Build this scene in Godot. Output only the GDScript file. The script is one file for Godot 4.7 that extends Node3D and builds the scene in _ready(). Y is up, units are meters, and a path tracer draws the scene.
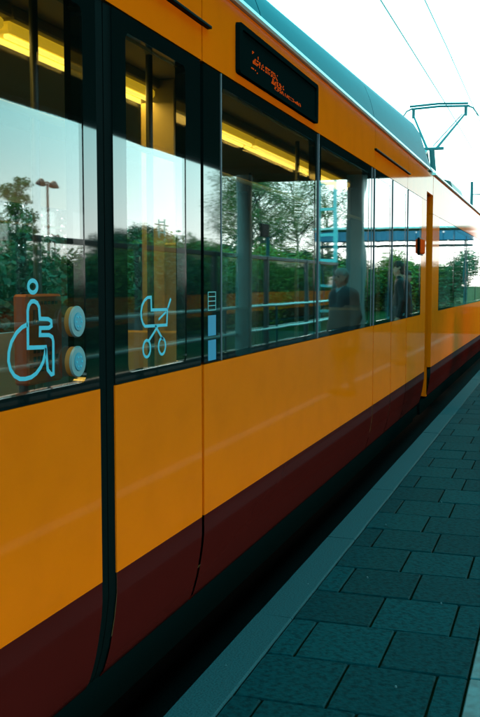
extends Node3D
# The tram runs along -z. Platform top is y = 0; x = -1.53 is the tram's side, x = -1.228 the platform edge.

const SIDE := -1.53          # outer face of the tram's side
const FAR_SIDE := -3.93      # outer face of the tram's other side
var rng := RandomNumberGenerator.new()
var M := {}
var used := {}

func _ready() -> void:
	rng.seed = 20
	# ---------------------------------------------------------------- camera, sky, sun, exposure
	var cam := Camera3D.new()
	cam.name = "camera"
	add_child(cam)
	cam.position = Vector3(0, 1.45, 0)
	cam.look_at(cam.position + Vector3(-0.31643, -0.07922, -0.94530), Vector3.UP)
	cam.fov = 41.34
	cam.near = 0.05
	cam.far = 900.0
	cam.current = true
	var sky_mat := ProceduralSkyMaterial.new()
	sky_mat.sky_top_color = lin(0.05, 0.55, 0.58)
	sky_mat.sky_horizon_color = lin(0.90, 0.87, 0.79)
	sky_mat.sky_curve = 0.095
	sky_mat.ground_bottom_color = lin(0.05, 0.07, 0.06)
	sky_mat.ground_horizon_color = lin(0.10, 0.12, 0.10)
	sky_mat.sky_energy_multiplier = 1.42
	sky_mat.sun_angle_max = 1.0
	var sky := Sky.new()
	sky.sky_material = sky_mat
	var env := Environment.new()
	env.background_mode = Environment.BG_SKY
	env.sky = sky
	env.tonemap_mode = Environment.TONE_MAPPER_LINEAR
	env.tonemap_exposure = 3.4
	env.sdfgi_enabled = true
	env.ssao_enabled = true
	env.ssil_enabled = true
	var we := WorldEnvironment.new()
	we.name = "world_environment"
	we.environment = env
	add_child(we)
	var sun := DirectionalLight3D.new()
	sun.name = "sun"
	sun.light_color = Color(1.0, 0.86, 0.70)
	sun.light_energy = 0.2
	sun.light_angular_distance = 10.0
	sun.shadow_enabled = true
	add_child(sun)
	sun.look_at_from_position(Vector3.ZERO, -Vector3(0.50, 0.36, -0.80), Vector3.UP)

	materials()
	build_ground()
	build_platform()
	build_canopy()
	build_wall_and_railing()
	build_tram()
	build_overhead()
	build_surroundings()
	build_people()

# ==================================================================== small tools
func lin(r: float, g: float, b: float) -> Color:
	return Color(r, g, b).linear_to_srgb()

func numbered(n: String) -> String:
	if not used.has(n):
		used[n] = 0
		return n
	used[n] += 1
	return "%s_%03d" % [n, used[n]]

func thing(n: String, label: String, category: String, at := Vector3.ZERO, group := "") -> Node3D:
	var o := Node3D.new()
	o.name = numbered(n)
	add_child(o)
	o.position = at
	tag(o, label, category, group)
	return o

func tag(o: Node, label: String, category: String, group := "") -> void:
	o.set_meta("label", label)
	o.set_meta("category", category)
	if group != "":
		o.set_meta("group", group)

func structure(o: Node) -> Node:
	o.set_meta("kind", "structure")
	return o

# a mesh given in world coordinates, hung under parent
func put(n: String, mesh: Mesh, mat: Material, parent: Node = null) -> MeshInstance3D:
	var o := MeshInstance3D.new()
	o.name = n if parent else numbered(n)
	o.mesh = mesh
	o.material_override = mat
	(parent if parent else self).add_child(o, true)
	if parent:
		o.position = -(parent as Node3D).global_position
	return o

# a mesh given in its own coordinates, placed at a world position
func put_at(n: String, mesh: Mesh, mat: Material, parent: Node, at: Vector3, rot := Vector3.ZERO) -> MeshInstance3D:
	var o := put(n, mesh, mat, parent)
	o.position = at - ((parent as Node3D).global_position if parent else Vector3.ZERO)
	o.rotation = rot
	return o

func holder(n: String, parent: Node, at: Vector3) -> Node3D:
	var o := Node3D.new()
	o.name = n
	parent.add_child(o, true)
	o.position = at - (parent as Node3D).global_position
	return o

func start() -> SurfaceTool:
	var st := SurfaceTool.new()
	st.begin(Mesh.PRIMITIVE_TRIANGLES)
	return st

func tri(st: SurfaceTool, a: Vector3, b: Vector3, c: Vector3, out: Vector3) -> void:
	var n := (b - a).cross(c - a)
	if n.length_squared() < 1e-16:
		return
	n = n.normalized()
	if n.dot(out) < 0.0:
		n = -n
	else:
		var k := b
		b = c
		c = k
	for v in [a, b, c]:
		st.set_normal(n)
		st.add_vertex(v)

func quad(st: SurfaceTool, a: Vector3, b: Vector3, c: Vector3, d: Vector3, out: Vector3) -> void:
	tri(st, a, b, c, out)
	tri(st, a, c, d, out)

# a box with chamfered edges added to st
func cbox(st: SurfaceTool, lo: Vector3, hi: Vector3, bev := 0.0) -> void:
	var c := (lo + hi) / 2.0
	var h := (hi - lo) / 2.0
	var b := minf(bev, minf(h.x, minf(h.y, h.z)) * 0.9)
	var p := func(s: Vector3, axis: int) -> Vector3:
		var r := Vector3(h.x - b, h.y - b, h.z - b)
		r[axis] = h[axis]
		return c + r * s
	for axis in 3:
		var u := (axis + 1) % 3
		var w := (axis + 2) % 3
		for sg in [-1.0, 1.0]:
			var q := []
			for k in [[-1.0, -1.0], [1.0, -1.0], [1.0, 1.0], [-1.0, 1.0]]:
				var s := Vector3.ZERO
				s[axis] = sg
				s[u] = k[0]
				s[w] = k[1]
				q.append(p.call(s, axis))
			var out := Vector3.ZERO
			out[axis] = sg
			quad(st, q[0], q[1], q[2], q[3], out)
	if b <= 0.0:
		return
	for axis in 3:                     # edges that run along axis
		var u := (axis + 1) % 3
		var w := (axis + 2) % 3
		for su in [-1.0, 1.0]:
			for sw in [-1.0, 1.0]:
				var s1 := Vector3.ZERO
				s1[u] = su
				s1[w] = sw
				s1[axis] = -1.0
				var s2 := s1
				s2[axis] = 1.0
				var out := Vector3.ZERO
				out[u] = su
				out[w] = sw
				quad(st, p.call(s1, u), p.call(s2, u), p.call(s2, w), p.call(s1, w), out)
	for sx in [-1.0, 1.0]:
		for sy in [-1.0, 1.0]:
			for sz in [-1.0, 1.0]:
				var s := Vector3(sx, sy, sz)
				tri(st, p.call(s, 0), p.call(s, 1), p.call(s, 2), s)

func box(lo: Vector3, hi: Vector3, bev := 0.0) -> Mesh:
	var st := start()
	cbox(st, lo, hi, bev)
	return st.commit()

# x0..x1, y0..y1, distance t0..t1 along the track
func tbox(x0: float, x1: float, y0: float, y1: float, t0: float, t1: float, bev := 0.0) -> Mesh:
	return box(Vector3(minf(x0, x1), y0, -t1), Vector3(maxf(x0, x1), y1, -t0), bev)

# a profile of (x, y) points pushed along the track; smooth = soft normals along the profile
func extrude(pts: PackedVector2Array, t0: float, t1: float, closed := true, smooth := false) -> Mesh:
	var st := start()
	var n := pts.size()
	var mid := Vector2.ZERO
	for p in pts:
		mid += p / n
	var normals := []
	for i in n:
		var d := (pts[mini(i + 1, n - 1)] - pts[maxi(i - 1, 0)]) if not closed else (pts[(i + 1) % n] - pts[(i - 1 + n) % n])
		var nn := Vector2(d.y, -d.x).normalized()
		if nn.dot(pts[i] - mid) < 0.0:
			nn = -nn
		normals.append(Vector3(nn.x, nn.y, 0))
	for i in (n if closed else n - 1):
		var a := pts[i]
		var b := pts[(i + 1) % n]
		var a0 := Vector3(a.x, a.y, -t0)
		var a1 := Vector3(a.x, a.y, -t1)
		var b0 := Vector3(b.x, b.y, -t0)
		var b1 := Vector3(b.x, b.y, -t1)
		var e := (a + b) / 2.0 - mid
		if not smooth:
			quad(st, a0, b0, b1, a1, Vector3(e.x, e.y, 0))
		else:
			var na: Vector3 = normals[i]
			var nb: Vector3 = normals[(i + 1) % n]
			var order := [[a0, na], [b0, nb], [b1, nb], [a0, na], [b1, nb], [a1, na]]
			if (b0 - a0).cross(b1 - a0).dot(na + nb) > 0.0:
				order = [[a0, na], [b1, nb], [b0, nb], [a0, na], [a1, na], [b1, nb]]
			for v in order:
				st.set_normal(v[1])
				st.add_vertex(v[0])
	if closed:
		var idx := Geometry2D.triangulate_polygon(pts)
		for k in range(0, idx.size(), 3):
			for e in [[t0, Vector3(0, 0, 1)], [t1, Vector3(0, 0, -1)]]:
				var q := []
				for j in 3:
					q.append(Vector3(pts[idx[k + j]].x, pts[idx[k + j]].y, -e[0]))
				tri(st, q[0], q[1], q[2], e[1])
	return st.commit()

# round bar through points with a radius at each
func tube(st: SurfaceTool, pts: Array, radii: Array, sides := 8) -> void:
	var rings := []
	for i in pts.size():
		var d: Vector3 = (pts[mini(i + 1, pts.size() - 1)] - pts[maxi(i - 1, 0)]).normalized()
		var u := d.cross(Vector3.UP if absf(d.y) < 0.9 else Vector3.RIGHT).normalized()
		var w := d.cross(u).normalized()
		var ring := []
		for k in sides:
			var a := TAU * k / sides
			var n := u * cos(a) + w * sin(a)
			ring.append([pts[i] + n * radii[mini(i, radii.size() - 1)], n])
		rings.append(ring)
	for i in pts.size() - 1:
		for k in sides:
			var a = rings[i][k]
			var b = rings[i][(k + 1) % sides]
			var c = rings[i + 1][(k + 1) % sides]
			var e = rings[i + 1][k]
			var order := [a, b, c, a, c, e]
			if (b[0] - a[0]).cross(c[0] - a[0]).dot(a[1]) > 0.0:
				order = [a, c, b, a, e, c]
			for v in order:
				st.set_normal(v[1])
				st.add_vertex(v[0])
	for e in [0, pts.size() - 1]:
		var out: Vector3 = (pts[0] - pts[1]) if e == 0 else (pts[-1] - pts[-2])
		for k in range(1, sides - 1):
			tri(st, rings[e][0][0], rings[e][k][0], rings[e][k + 1][0], out)

func tube_mesh(pts: Array, radii: Array, sides := 8) -> Mesh:
	var st := start()
	tube(st, pts, radii, sides)
	return st.commit()

# flat stroke of width w along (t, y) points on a wall facing +x, from x0 out to x1
func stroke(st: SurfaceTool, pts: Array, w: float, x0: float, x1: float, closed := false) -> void:
	var n := pts.size()
	var l := []
	var r := []
	for i in n:
		var a: Vector2 = pts[(i - 1 + n) % n] if closed else pts[maxi(i - 1, 0)]
		var b: Vector2 = pts[(i + 1) % n] if closed else pts[mini(i + 1, n - 1)]
		var p: Vector2 = pts[i]
		var d1 := (p - a).normalized() if p != a else (b - p).normalized()
		var d2 := (b - p).normalized() if p != b else d1
		var nn := Vector2(-(d1 + d2).y, (d1 + d2).x).normalized()
		var k := 1.0 / maxf(0.55, nn.dot(Vector2(-d1.y, d1.x)))
		l.append(p + nn * w * 0.5 * k)
		r.append(p - nn * w * 0.5 * k)
	for i in (n if closed else n - 1):
		var j := (i + 1) % n
		var f := func(q: Vector2, x: float) -> Vector3: return Vector3(x, q.y, -q.x)
		quad(st, f.call(l[i], x1), f.call(l[j], x1), f.call(r[j], x1), f.call(r[i], x1), Vector3(1, 0, 0))
		var side := Vector3(0, (l[i] - r[i]).y, -(l[i] - r[i]).x)
		quad(st, f.call(l[i], x0), f.call(l[j], x0), f.call(l[j], x1), f.call(l[i], x1), side)
		quad(st, f.call(r[i], x0), f.call(r[j], x0), f.call(r[j], x1), f.call(r[i], x1), -side)

func ellipse(t: float, y: float, rt: float, ry: float, n := 20) -> Array:
	var out := []
	for k in n:
		out.append(Vector2(t + rt * cos(TAU * k / n), y + ry * sin(TAU * k / n)))
	return out

func round_rect(t0: float, t1: float, y0: float, y1: float, r: float, seg := 6) -> Array:
	var out := []
	var cs := [[t1 - r, y1 - r, 0.0], [t0 + r, y1 - r, PI / 2], [t0 + r, y0 + r, PI], [t1 - r, y0 + r, 1.5 * PI]]
	for c in cs:
		for k in seg + 1:
			var a: float = c[2] + PI / 2 * k / seg
			out.append(Vector2(c[0] + r * cos(a), c[1] + r * sin(a)))
	return out

# a flat ring between an outer and an inner rounded rectangle, x0 (back) to x1 (front, +x)
func ring_mesh(o: Array, i: Array, x0: float, x1: float) -> Mesh:
	var st := start()
	var n := o.size()
	var f := func(q: Vector2, x: float) -> Vector3: return Vector3(x, q.y, -q.x)
	for k in n:
		var j := (k + 1) % n
		quad(st, f.call(o[k], x1), f.call(o[j], x1), f.call(i[j], x1), f.call(i[k], x1), Vector3(1, 0, 0))
		quad(st, f.call(o[k], x0), f.call(o[j], x0), f.call(i[j], x0), f.call(i[k], x0), Vector3(-1, 0, 0))
		var mid: Vector2 = (i[k] + i[j]) / 2.0
		var c := Vector2.ZERO
		for q in i:
			c += q / n
		quad(st, f.call(i[k], x0), f.call(i[j], x0), f.call(i[j], x1), f.call(i[k], x1), Vector3(0, (c - mid).y, -(c - mid).x))
		quad(st, f.call(o[k], x0), f.call(o[j], x0), f.call(o[j], x1), f.call(o[k], x1), Vector3(0, (mid - c).y, -(mid - c).x))
	return st.commit()

# round disc or drum whose axis is +x
func drum(c: Vector3, r: float, depth: float, bev: float, sides := 28) -> Mesh:
	return tube_mesh([c, c + Vector3(depth - bev, 0, 0), c + Vector3(depth, 0, 0)], [r, r, r - bev], sides)

# ==================================================================== materials
func noise_tex(freq: float, octaves: int, ramp: Gradient = null, size := 512, sd := 1, kind := FastNoiseLite.TYPE_SIMPLEX_SMOOTH) -> NoiseTexture2D:
	var nz := FastNoiseLite.new()
	nz.seed = sd
	nz.noise_type = kind
	nz.frequency = freq
	nz.fractal_octaves = octaves
	var t := NoiseTexture2D.new()
	t.width = size
	t.height = size
	t.seamless = true
	t.noise = nz
	if ramp:
		t.color_ramp = ramp
	return t

func normal_tex(freq: float, octaves: int, bump: float, sd := 1, size := 512) -> NoiseTexture2D:
	var t := noise_tex(freq, octaves, null, size, sd)
	t.as_normal_map = true
	t.bump_strength = bump
	return t

func ramp2(a: Color, b: Color, c: Color) -> Gradient:
	var g := Gradient.new()
	g.offsets = PackedFloat32Array([0.15, 0.5, 0.85])
	g.colors = PackedColorArray([a, b, c])
	return g

func plain(col: Color, rough := 0.6, metal := 0.0) -> StandardMaterial3D:
	var m := StandardMaterial3D.new()
	m.albedo_color = col
	m.roughness = rough
	m.metallic = metal
	return m

func world_tri(m: StandardMaterial3D, scale: float) -> StandardMaterial3D:
	m.uv1_triplanar = true
	m.uv1_world_triplanar = true
	m.uv1_scale = Vector3.ONE * scale
	return m

func materials() -> void:
	var wobble := normal_tex(0.004, 2, 3.0, 5, 512)
	var peel := normal_tex(0.006, 3, 3.0, 9, 512)
	var dirt := noise_tex(0.008, 6, ramp2(Color(0.975, 0.972, 0.97), Color(0.992, 0.992, 0.992), Color(1, 1, 1)), 1024, 21)
	var paint := func(col: Color, rough: float, coat: float) -> StandardMaterial3D:
		var m := plain(col, rough)
		m.metallic_specular = 0.0
		m.clearcoat_enabled = true
		m.clearcoat = coat
		m.clearcoat_roughness = 0.06
		m.normal_enabled = true
		m.normal_texture = peel
		m.normal_scale = 0.06
		m.albedo_texture = dirt
		return world_tri(m, 0.35)
	M.orange = paint.call(lin(0.82, 0.114, 0.001), 0.5, 0.34)
	M.maroon = paint.call(lin(0.060, 0.005, 0.004), 0.5, 0.25)
	M.fairing = paint.call(lin(0.0005, 0.075, 0.110), 0.6, 0.10)
	M.pale_paint = paint.call(lin(0.62, 0.72, 0.72), 0.35, 0.6)
	var glass := plain(Color(0.01, 0.03, 0.03, 0.22), 0.018)
	glass.transparency = BaseMaterial3D.TRANSPARENCY_ALPHA
	glass.metallic_specular = 0.5
	glass.normal_enabled = true
	glass.normal_texture = wobble
	glass.normal_scale = 0.045
	M.glass = world_tri(glass, 0.45)
	var clear := plain(Color(0.2, 0.35, 0.33, 0.04), 0.02)
	clear.transparency = BaseMaterial3D.TRANSPARENCY_ALPHA
	M.clear_glass = clear
	M.black = plain(lin(0.003, 0.006, 0.006), 0.35)
	M.black.metallic_specular = 0.05
	M.matt_black = plain(lin(0.002, 0.006, 0.006), 0.9)
	M.matt_black.metallic_specular = 0.0
	M.frit = plain(lin(0.002, 0.005, 0.005), 0.03)
	M.rubber = plain(lin(0.002, 0.005, 0.005), 0.6)
	M.rubber.metallic_specular = 0.06
	M.dark_metal = plain(lin(0.03, 0.045, 0.045), 0.45, 0.3)
	M.aluminium = plain(lin(0.08, 0.08, 0.10), 0.45, 0.2)
	M.steel = plain(lin(0.42, 0.46, 0.46), 0.32, 0.9)
	M.galvanised = plain(lin(0.03, 0.08, 0.09), 0.6, 0.0)
	M.galvanised.metallic_specular = 0.2
	M.white_rail = plain(lin(0.55, 0.62, 0.60), 0.35)
	M.vinyl = plain(lin(0.06, 0.34, 0.45), 0.6)
	M.vinyl_blue = plain(lin(0.02, 0.17, 0.30), 0.6)
	M.vinyl_pale = plain(lin(0.12, 0.34, 0.36), 0.5)
	M.button_ring = plain(lin(0.13, 0.20, 0.22), 0.4)
	M.button_face = plain(lin(0.05, 0.20, 0.28), 0.35)
	M.button_drum = plain(lin(0.24, 0.075, 0.004), 0.6)
	M.lining = plain(lin(0.26, 0.29, 0.27), 0.6)
	M.lining_pale = plain(lin(0.05, 0.07, 0.07), 0.6)
	M.ceiling = plain(lin(0.24, 0.23, 0.14), 0.6)
	M.tram_floor = plain(lin(0.03, 0.04, 0.04), 0.7)
	M.screen_panel = plain(lin(0.34, 0.24, 0.05), 0.5)
	M.screen_tall = plain(lin(0.26, 0.22, 0.08), 0.5)
	M.seat = plain(lin(0.02, 0.06, 0.08), 0.8)
	M.machine = plain(lin(0.34, 0.075, 0.005), 0.6)
	M.ink = plain(lin(0.02, 0.015, 0.01), 0.7)
	M.amber = plain(lin(0.70, 0.05, 0.006), 0.9)
	M.amber.metallic_specular = 0.0
	var tube_light := plain(lin(0.9, 0.7, 0.2), 0.5)
	tube_light.emission_enabled = true
	tube_light.emission = lin(1.0, 0.62, 0.02)
	tube_light.emission_energy_multiplier = 0.22
	var bare := plain(lin(0.9, 0.8, 0.4), 0.4)
	bare.emission_enabled = true
	bare.emission = lin(1.0, 0.72, 0.10)
	bare.emission_energy_multiplier = 0.75
	M.bare_tube = bare
	M.tube_light = tube_light
	var led := plain(lin(0.1, 0.01, 0.0), 0.9)
	led.metallic_specular = 0.0
	led.emission_enabled = true
	led.emission = lin(1.0, 0.13, 0.01)
	led.emission_energy_multiplier = 0.12
	M.led = led
	# pavers: four tones of dark blue-green grey concrete
	var grain := noise_tex(0.05, 5, ramp2(Color(0.70, 0.70, 0.70), Color(0.92, 0.92, 0.92), Color(1, 1, 1)), 512, 3)
	var grain_n := normal_tex(0.09, 4, 6.0, 4)
	M.pavers = []
	for k in 5:
		var s := 0.92 + 0.09 * k
		var m := plain(lin(0.0006 * s, 0.029 * s, 0.036 * s), 0.75)
		m.albedo_texture = grain
		m.normal_enabled = true
		m.normal_texture = grain_n
		m.normal_scale = 0.16
		m.metallic_specular = 0.08
		m.uv1_offset = Vector3(0.13 * k, 0.31 * k, 0.57 * k)
		M.pavers.append(world_tri(m, 1.1))
	var stain := noise_tex(0.012, 5, ramp2(Color(0.74, 0.74, 0.74), Color(0.9, 0.9, 0.9), Color(1, 1, 1)), 512, 8)
	var kerb := plain(lin(0.013, 0.058, 0.072), 0.8)
	kerb.albedo_texture = grain
	kerb.normal_enabled = true
	kerb.normal_texture = grain_n
	kerb.normal_scale = 0.25
	kerb.metallic_specular = 0.12
	M.kerb = world_tri(kerb, 4.0)
	var guide := plain(lin(0.04, 0.11, 0.135), 0.7)
	guide.albedo_texture = stain
	M.guide = world_tri(guide, 2.0)
	var joint := plain(lin(0.008, 0.010, 0.005), 0.95)
	joint.metallic_specular = 0.0
	joint.albedo_texture = grain
	M.joint = world_tri(joint, 3.0)
	var concrete := plain(lin(0.018, 0.026, 0.026), 0.9)
	concrete.albedo_texture = stain
	M.concrete = world_tri(concrete, 0.8)
	var ballast := plain(lin(0.006, 0.007, 0.007), 0.95)
	ballast.metallic_specular = 0.1
	ballast.albedo_texture = grain
	M.ballast = world_tri(ballast, 2.0)
	var grass := plain(lin(0.025, 0.05, 0.014), 0.95)
	grass.metallic_specular = 0.1
	grass.albedo_texture = noise_tex(0.02, 5, ramp2(Color(0.55, 0.6, 0.5), Color(0.85, 0.85, 0.8), Color(1, 1, 1)), 512, 12)
	M.grass = world_tri(grass, 0.15)
	M.canopy = plain(lin(0.016, 0.026, 0.026), 0.8)
	M.canopy.metallic_specular = 0.2
	M.canopy_post = plain(lin(0.10, 0.17, 0.17), 0.6)
	M.mast_pale = plain(lin(0.14, 0.50, 0.54), 0.6)
	M.bark = plain(lin(0.07, 0.06, 0.045), 0.9)
	M.leaf_dark = leaf(0.03, 0.075, 0.018)
	M.leaf_mid = leaf(0.10, 0.15, 0.02)
	M.leaf_fresh = leaf(0.17, 0.20, 0.014)
	M.blue_roof = plain(lin(0.012, 0.12, 0.22), 0.5)
	M.lamp_red = plain(lin(0.55, 0.035, 0.02), 0.5)
	M.facade = plain(lin(0.42, 0.40, 0.36), 0.8)
	M.pane_dark = plain(lin(0.02, 0.03, 0.035), 0.1)
	M.roof_tile = plain(lin(0.16, 0.06, 0.04), 0.8)
	var person_mat := plain(Color.WHITE, 0.8)
	person_mat.vertex_color_use_as_albedo = true
	M.person = person_mat

func leaf(r: float, g: float, b: float) -> StandardMaterial3D:
	var m := plain(lin(r, g, b), 0.6)
	m.backlight_enabled = true
	m.backlight = Color(0.4, 0.4, 0.4)
	m.vertex_color_use_as_albedo = true
	return m

# ==================================================================== ground, track, platform
func build_ground() -> void:
	var st := start()
	# open country on both sides of the cutting that holds the track
	for r in [[3.45, 400.0], [-400.0, -4.75]]:
		quad(st, Vector3(r[0], -0.40, 60), Vector3(r[1], -0.40, 60), Vector3(r[1], -0.40, -500), Vector3(r[0], -0.40, -500), Vector3.UP)
	structure(put("terrain", st.commit(), M.grass))
	var tb := start()
	quad(tb, Vector3(-4.75, -0.42, 60), Vector3(3.46, -0.42, 60), Vector3(3.46, -0.42, -500), Vector3(-4.75, -0.42, -500), Vector3.UP)
	structure(put("track_bed", tb.commit(), M.ballast))
	for x in [-2.01, -3.45]:
		var o := put("rail", extrude(PackedVector2Array([Vector2(x - 0.07, -0.42), Vector2(x + 0.07, -0.42), Vector2(x + 0.035, -0.37), Vector2(x + 0.035, -0.26), Vector2(x - 0.035, -0.26), Vector2(x - 0.035, -0.37)]), -20, 120), M.dark_metal)
		structure(o)

func build_platform() -> void:
	var x_in := -1.060
	var base := Node3D.new()
	base.name = "platform"
	add_child(base)
	structure(base)
	put("core", box(Vector3(-1.20, -0.419, -60), Vector3(3.44, -0.085, 12)), M.concrete, base)
	put("bedding", box(Vector3(-1.07, -0.0849, -60), Vector3(3.43, -0.012, 12)), M.joint, base)
	# kerb stones
	var kn := Node3D.new()
	kn.name = "kerb"
	add_child(kn)
	structure(kn)
	var stones := []
	for v in 3:
		stones.append(extrude(PackedVector2Array([Vector2(-0.084, -0.30), Vector2(0.084, -0.30), Vector2(0.084, -0.006), Vector2(0.077, 0.003), Vector2(-0.072, 0.004 + 0.001 * v), Vector2(-0.084, -0.008)]), -0.6665, 0.6665))
	for k in range(-3, 30):
		var t := 3.88 + 1.34 * (k + 0.5)
		var s := put_at("kerb_stone", stones[posmod(k, 3)], M.kerb, kn, Vector3(-1.144 + rng.randf_range(-0.001, 0.001), rng.randf_range(-0.001, 0.001), -t))
		s.rotation.y = rng.randf_range(-0.0008, 0.0008)
	# pavers: rows across the platform, every second row shifted by a third
	var pv := Node3D.new()
	pv.name = "pavement"
	add_child(pv)
	structure(pv)
	var row := 0.4045
	var w := 0.3345
	var cache := {}
	var rest := start()
	var kept := 0
	for k in range(-8, 60):
		var t0 := 3.485 + row * k
		var x := x_in
		var first := w if posmod(k, 2) == 1 else 0.112
		var cuts := [x_in]
		x = x_in + first
		while x < -0.30:
			cuts.append(x)
			x += w
		cuts.append(-0.279)
		for c in cuts.size() - 1:
			var width: float = cuts[c + 1] - cuts[c] - 0.009
			if width < 0.03:
				continue
			var near := k >= -4 and k < 44
			if near and kept < 230:
				var key := "%.3f" % width
				if not cache.has(key):
					cache[key] = [paver(width, row - 0.009, 1), paver(width, row - 0.009, 2), paver(width, row - 0.009, 3)]
				kept += 1
				var o := put_at("paver", cache[key][rng.randi() % 3], M.pavers[rng.randi() % 5], pv, Vector3(cuts[c] + (cuts[c + 1] - cuts[c]) / 2.0, rng.randf_range(-0.0022, 0.0012), -(t0 + row / 2)))
				o.rotation = Vector3(rng.randf_range(-0.004, 0.004), rng.randf_range(-0.004, 0.004), rng.randf_range(-0.004, 0.004))
			else:
				cbox(rest, Vector3(cuts[c] + 0.0055, -0.05, -(t0 + row - 0.0055)), Vector3(cuts[c + 1] - 0.0055, 0.0, -(t0 + 0.0055)), 0.004)
		# white guide slab and the pavers behind it
		put_at("guide_slab", guide_mesh(cache, row), M.guide, pv, Vector3(-0.219, 0.001, -(t0 + row / 2)))
		x = -0.159
		while x < 3.40:
			var x2 := minf(x + w, 3.43)
			cbox(rest, Vector3(x + 0.0055, -0.05, -(t0 + row - 0.0055)), Vector3(x2 - 0.0055, 0.0, -(t0 + 0.0055)), 0.004)
			x = x2
	for g in [[-0.52, 3.32], [-0.86, 4.55], [-0.31, 5.1], [-0.70, 6.3], [-1.11, 4.35], [-0.95, 5.6], [-0.47, 4.28], [-1.16, 3.3]]:
		put("gum_spot", tube_mesh([Vector3(g[0], 0.0, -g[1]), Vector3(g[0], 0.0065, -g[1])], [0.005, 0.003], 7), M.guide, pv)
	var ro := put("far_pavers", rest.commit(), M.pavers[2], pv)
	ro.set_meta("kind", "stuff")

func guide_mesh(cache: Dictionary, row: float) -> Mesh:
	if not cache.has("guide"):
		var st := start()
		cbox(st, Vector3(-0.0545, -0.05, -row / 2 + 0.0055), Vector3(0.0545, 0.0, row / 2 - 0.0055), 0.004)
		cache["guide"] = st.commit()
	return cache["guide"]

# a concrete slab with a worn, slightly uneven rim
func paver(width: float, depth: float, sd: int) -> Mesh:
	var r := RandomNumberGenerator.new()
	r.seed = sd
	var st := start()
	var n := 5
	var top := []
	var low := []
	for s in 4:
		for k in n:
			var f := float(k) / n * 2.0 - 1.0
			var p := Vector2(f, -1) if s == 0 else (Vector2(1, f) if s == 1 else (Vector2(-f, 1) if s == 2 else Vector2(-1, -f)))
			var q := Vector2(p.x * width / 2, p.y * depth / 2)
			var ch := 0.002 + r.randf() * 0.002
			if k == 0:
				ch += r.randf() * 0.004
			var inner := Vector2(signf(q.x) * maxf(absf(q.x) - ch, 0.0) if absf(p.x) > 0.99 else q.x, signf(q.y) * maxf(absf(q.y) - ch, 0.0) if absf(p.y) > 0.99 else q.y)
			top.append(Vector3(inner.x, 0.0, inner.y))
			low.append(Vector3(q.x, -0.005 - r.randf() * 0.002, q.y))
	var c := Vector3(0, -0.0006, 0)
	for k in top.size():
		var j := (k + 1) % top.size()
		tri(st, c, top[k], top[j], Vector3.UP)
		quad(st, top[k], top[j], low[j], low[k], (top[k] + Vector3(0, 0.05, 0)))
		quad(st, low[k], low[j], low[j] - Vector3(0, 0.045, 0), low[k] - Vector3(0, 0.045, 0), low[k])
	return st.commit()

func build_canopy() -> void:
	var o := thing("platform_canopy", "dark flat platform canopy on pale grey columns above the paving", "canopy", Vector3(1.5, 0, -6))
	put("roof_deck", tbox(-0.44, 3.30, 3.72, 3.86, -16, 20.25, 0.01), M.canopy, o)
	put("fascia", tbox(-0.50, -0.441, 3.66, 3.95, -16, 20.25, 0.008), M.dark_metal, o)
	put("fascia", tbox(3.301, 3.36, 3.66, 3.95, -16, 20.25, 0.008), M.dark_metal, o)
	put("fascia", tbox(-0.50, 3.36, 3.66, 3.95, 20.251, 20.31, 0.008), M.dark_metal, o)
	for t in [-6.0, 6.0, 17.9]:
		put("column", tube_mesh([Vector3(2.85, 0, -t), Vector3(2.85, 3.55, -t)], [0.16], 20), M.canopy_post, o)
		if t > 10.0:
			put("column", tbox(0.86, 1.22, 0.0, 3.719, 19.85, 20.15, 0.015), M.canopy_post, o)
		put("beam", tbox(-0.43, 3.29, 3.55, 3.719, t - 0.08, t + 0.08, 0.008), M.canopy, o)

func build_wall_and_railing() -> void:
	var wall := thing("glass_screen", "glass wind screen in a dark frame along the back of the platform", "screen", Vector3(3.1, 0, -12))
	var st_posts := []
	var t := -0.1
	while t < 28.0:
		st_posts.append(t)
		t += 3.395
	for p in st_posts:
		put("post", tbox(3.05, 3.15, 0.0, 2.05, p - 0.055, p + 0.055, 0.008), M.dark_metal, wall)
	for i in st_posts.size() - 1:
		put("pane", tbox(3.094, 3.102, 0.12, 1.955, st_posts[i] + 0.06, st_posts[i + 1] - 0.06), M.clear_glass, wall)
		put("top_rail", tbox(3.06, 3.14, 1.96, 2.04, st_posts[i] + 0.056, st_posts[i + 1] - 0.056, 0.008), M.dark_metal, wall)
		put("bottom_rail", tbox(3.06, 3.14, 0.05, 0.115, st_posts[i] + 0.056, st_posts[i + 1] - 0.056, 0.008), M.dark_metal, wall)
	var rail := thing("railing", "white tubular railing with two rails before the glass screen", "railing", Vector3(2.98, 0, -12))
	for y in [0.95, 0.44]:
		put("rail", tube_mesh([Vector3(2.98, y, 0.5), Vector3(2.98, y, -27.2)], [0.026], 10), M.white_rail, rail)
	for p in st_posts:
		put("post", tube_mesh([Vector3(2.98, 0, -(p + 0.4)), Vector3(2.98, 0.93, -(p + 0.4))], [0.022], 10), M.galvanised, rail)

# ==================================================================== the tram
func side_panel(parent: Node, n: String, t0: float, t1: float, y0: float, y1: float, mat: Material) -> MeshInstance3D:
	return put(n, tbox(SIDE - 0.05, SIDE, y0, y1, t0, t1, 0.0), mat, parent)

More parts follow.
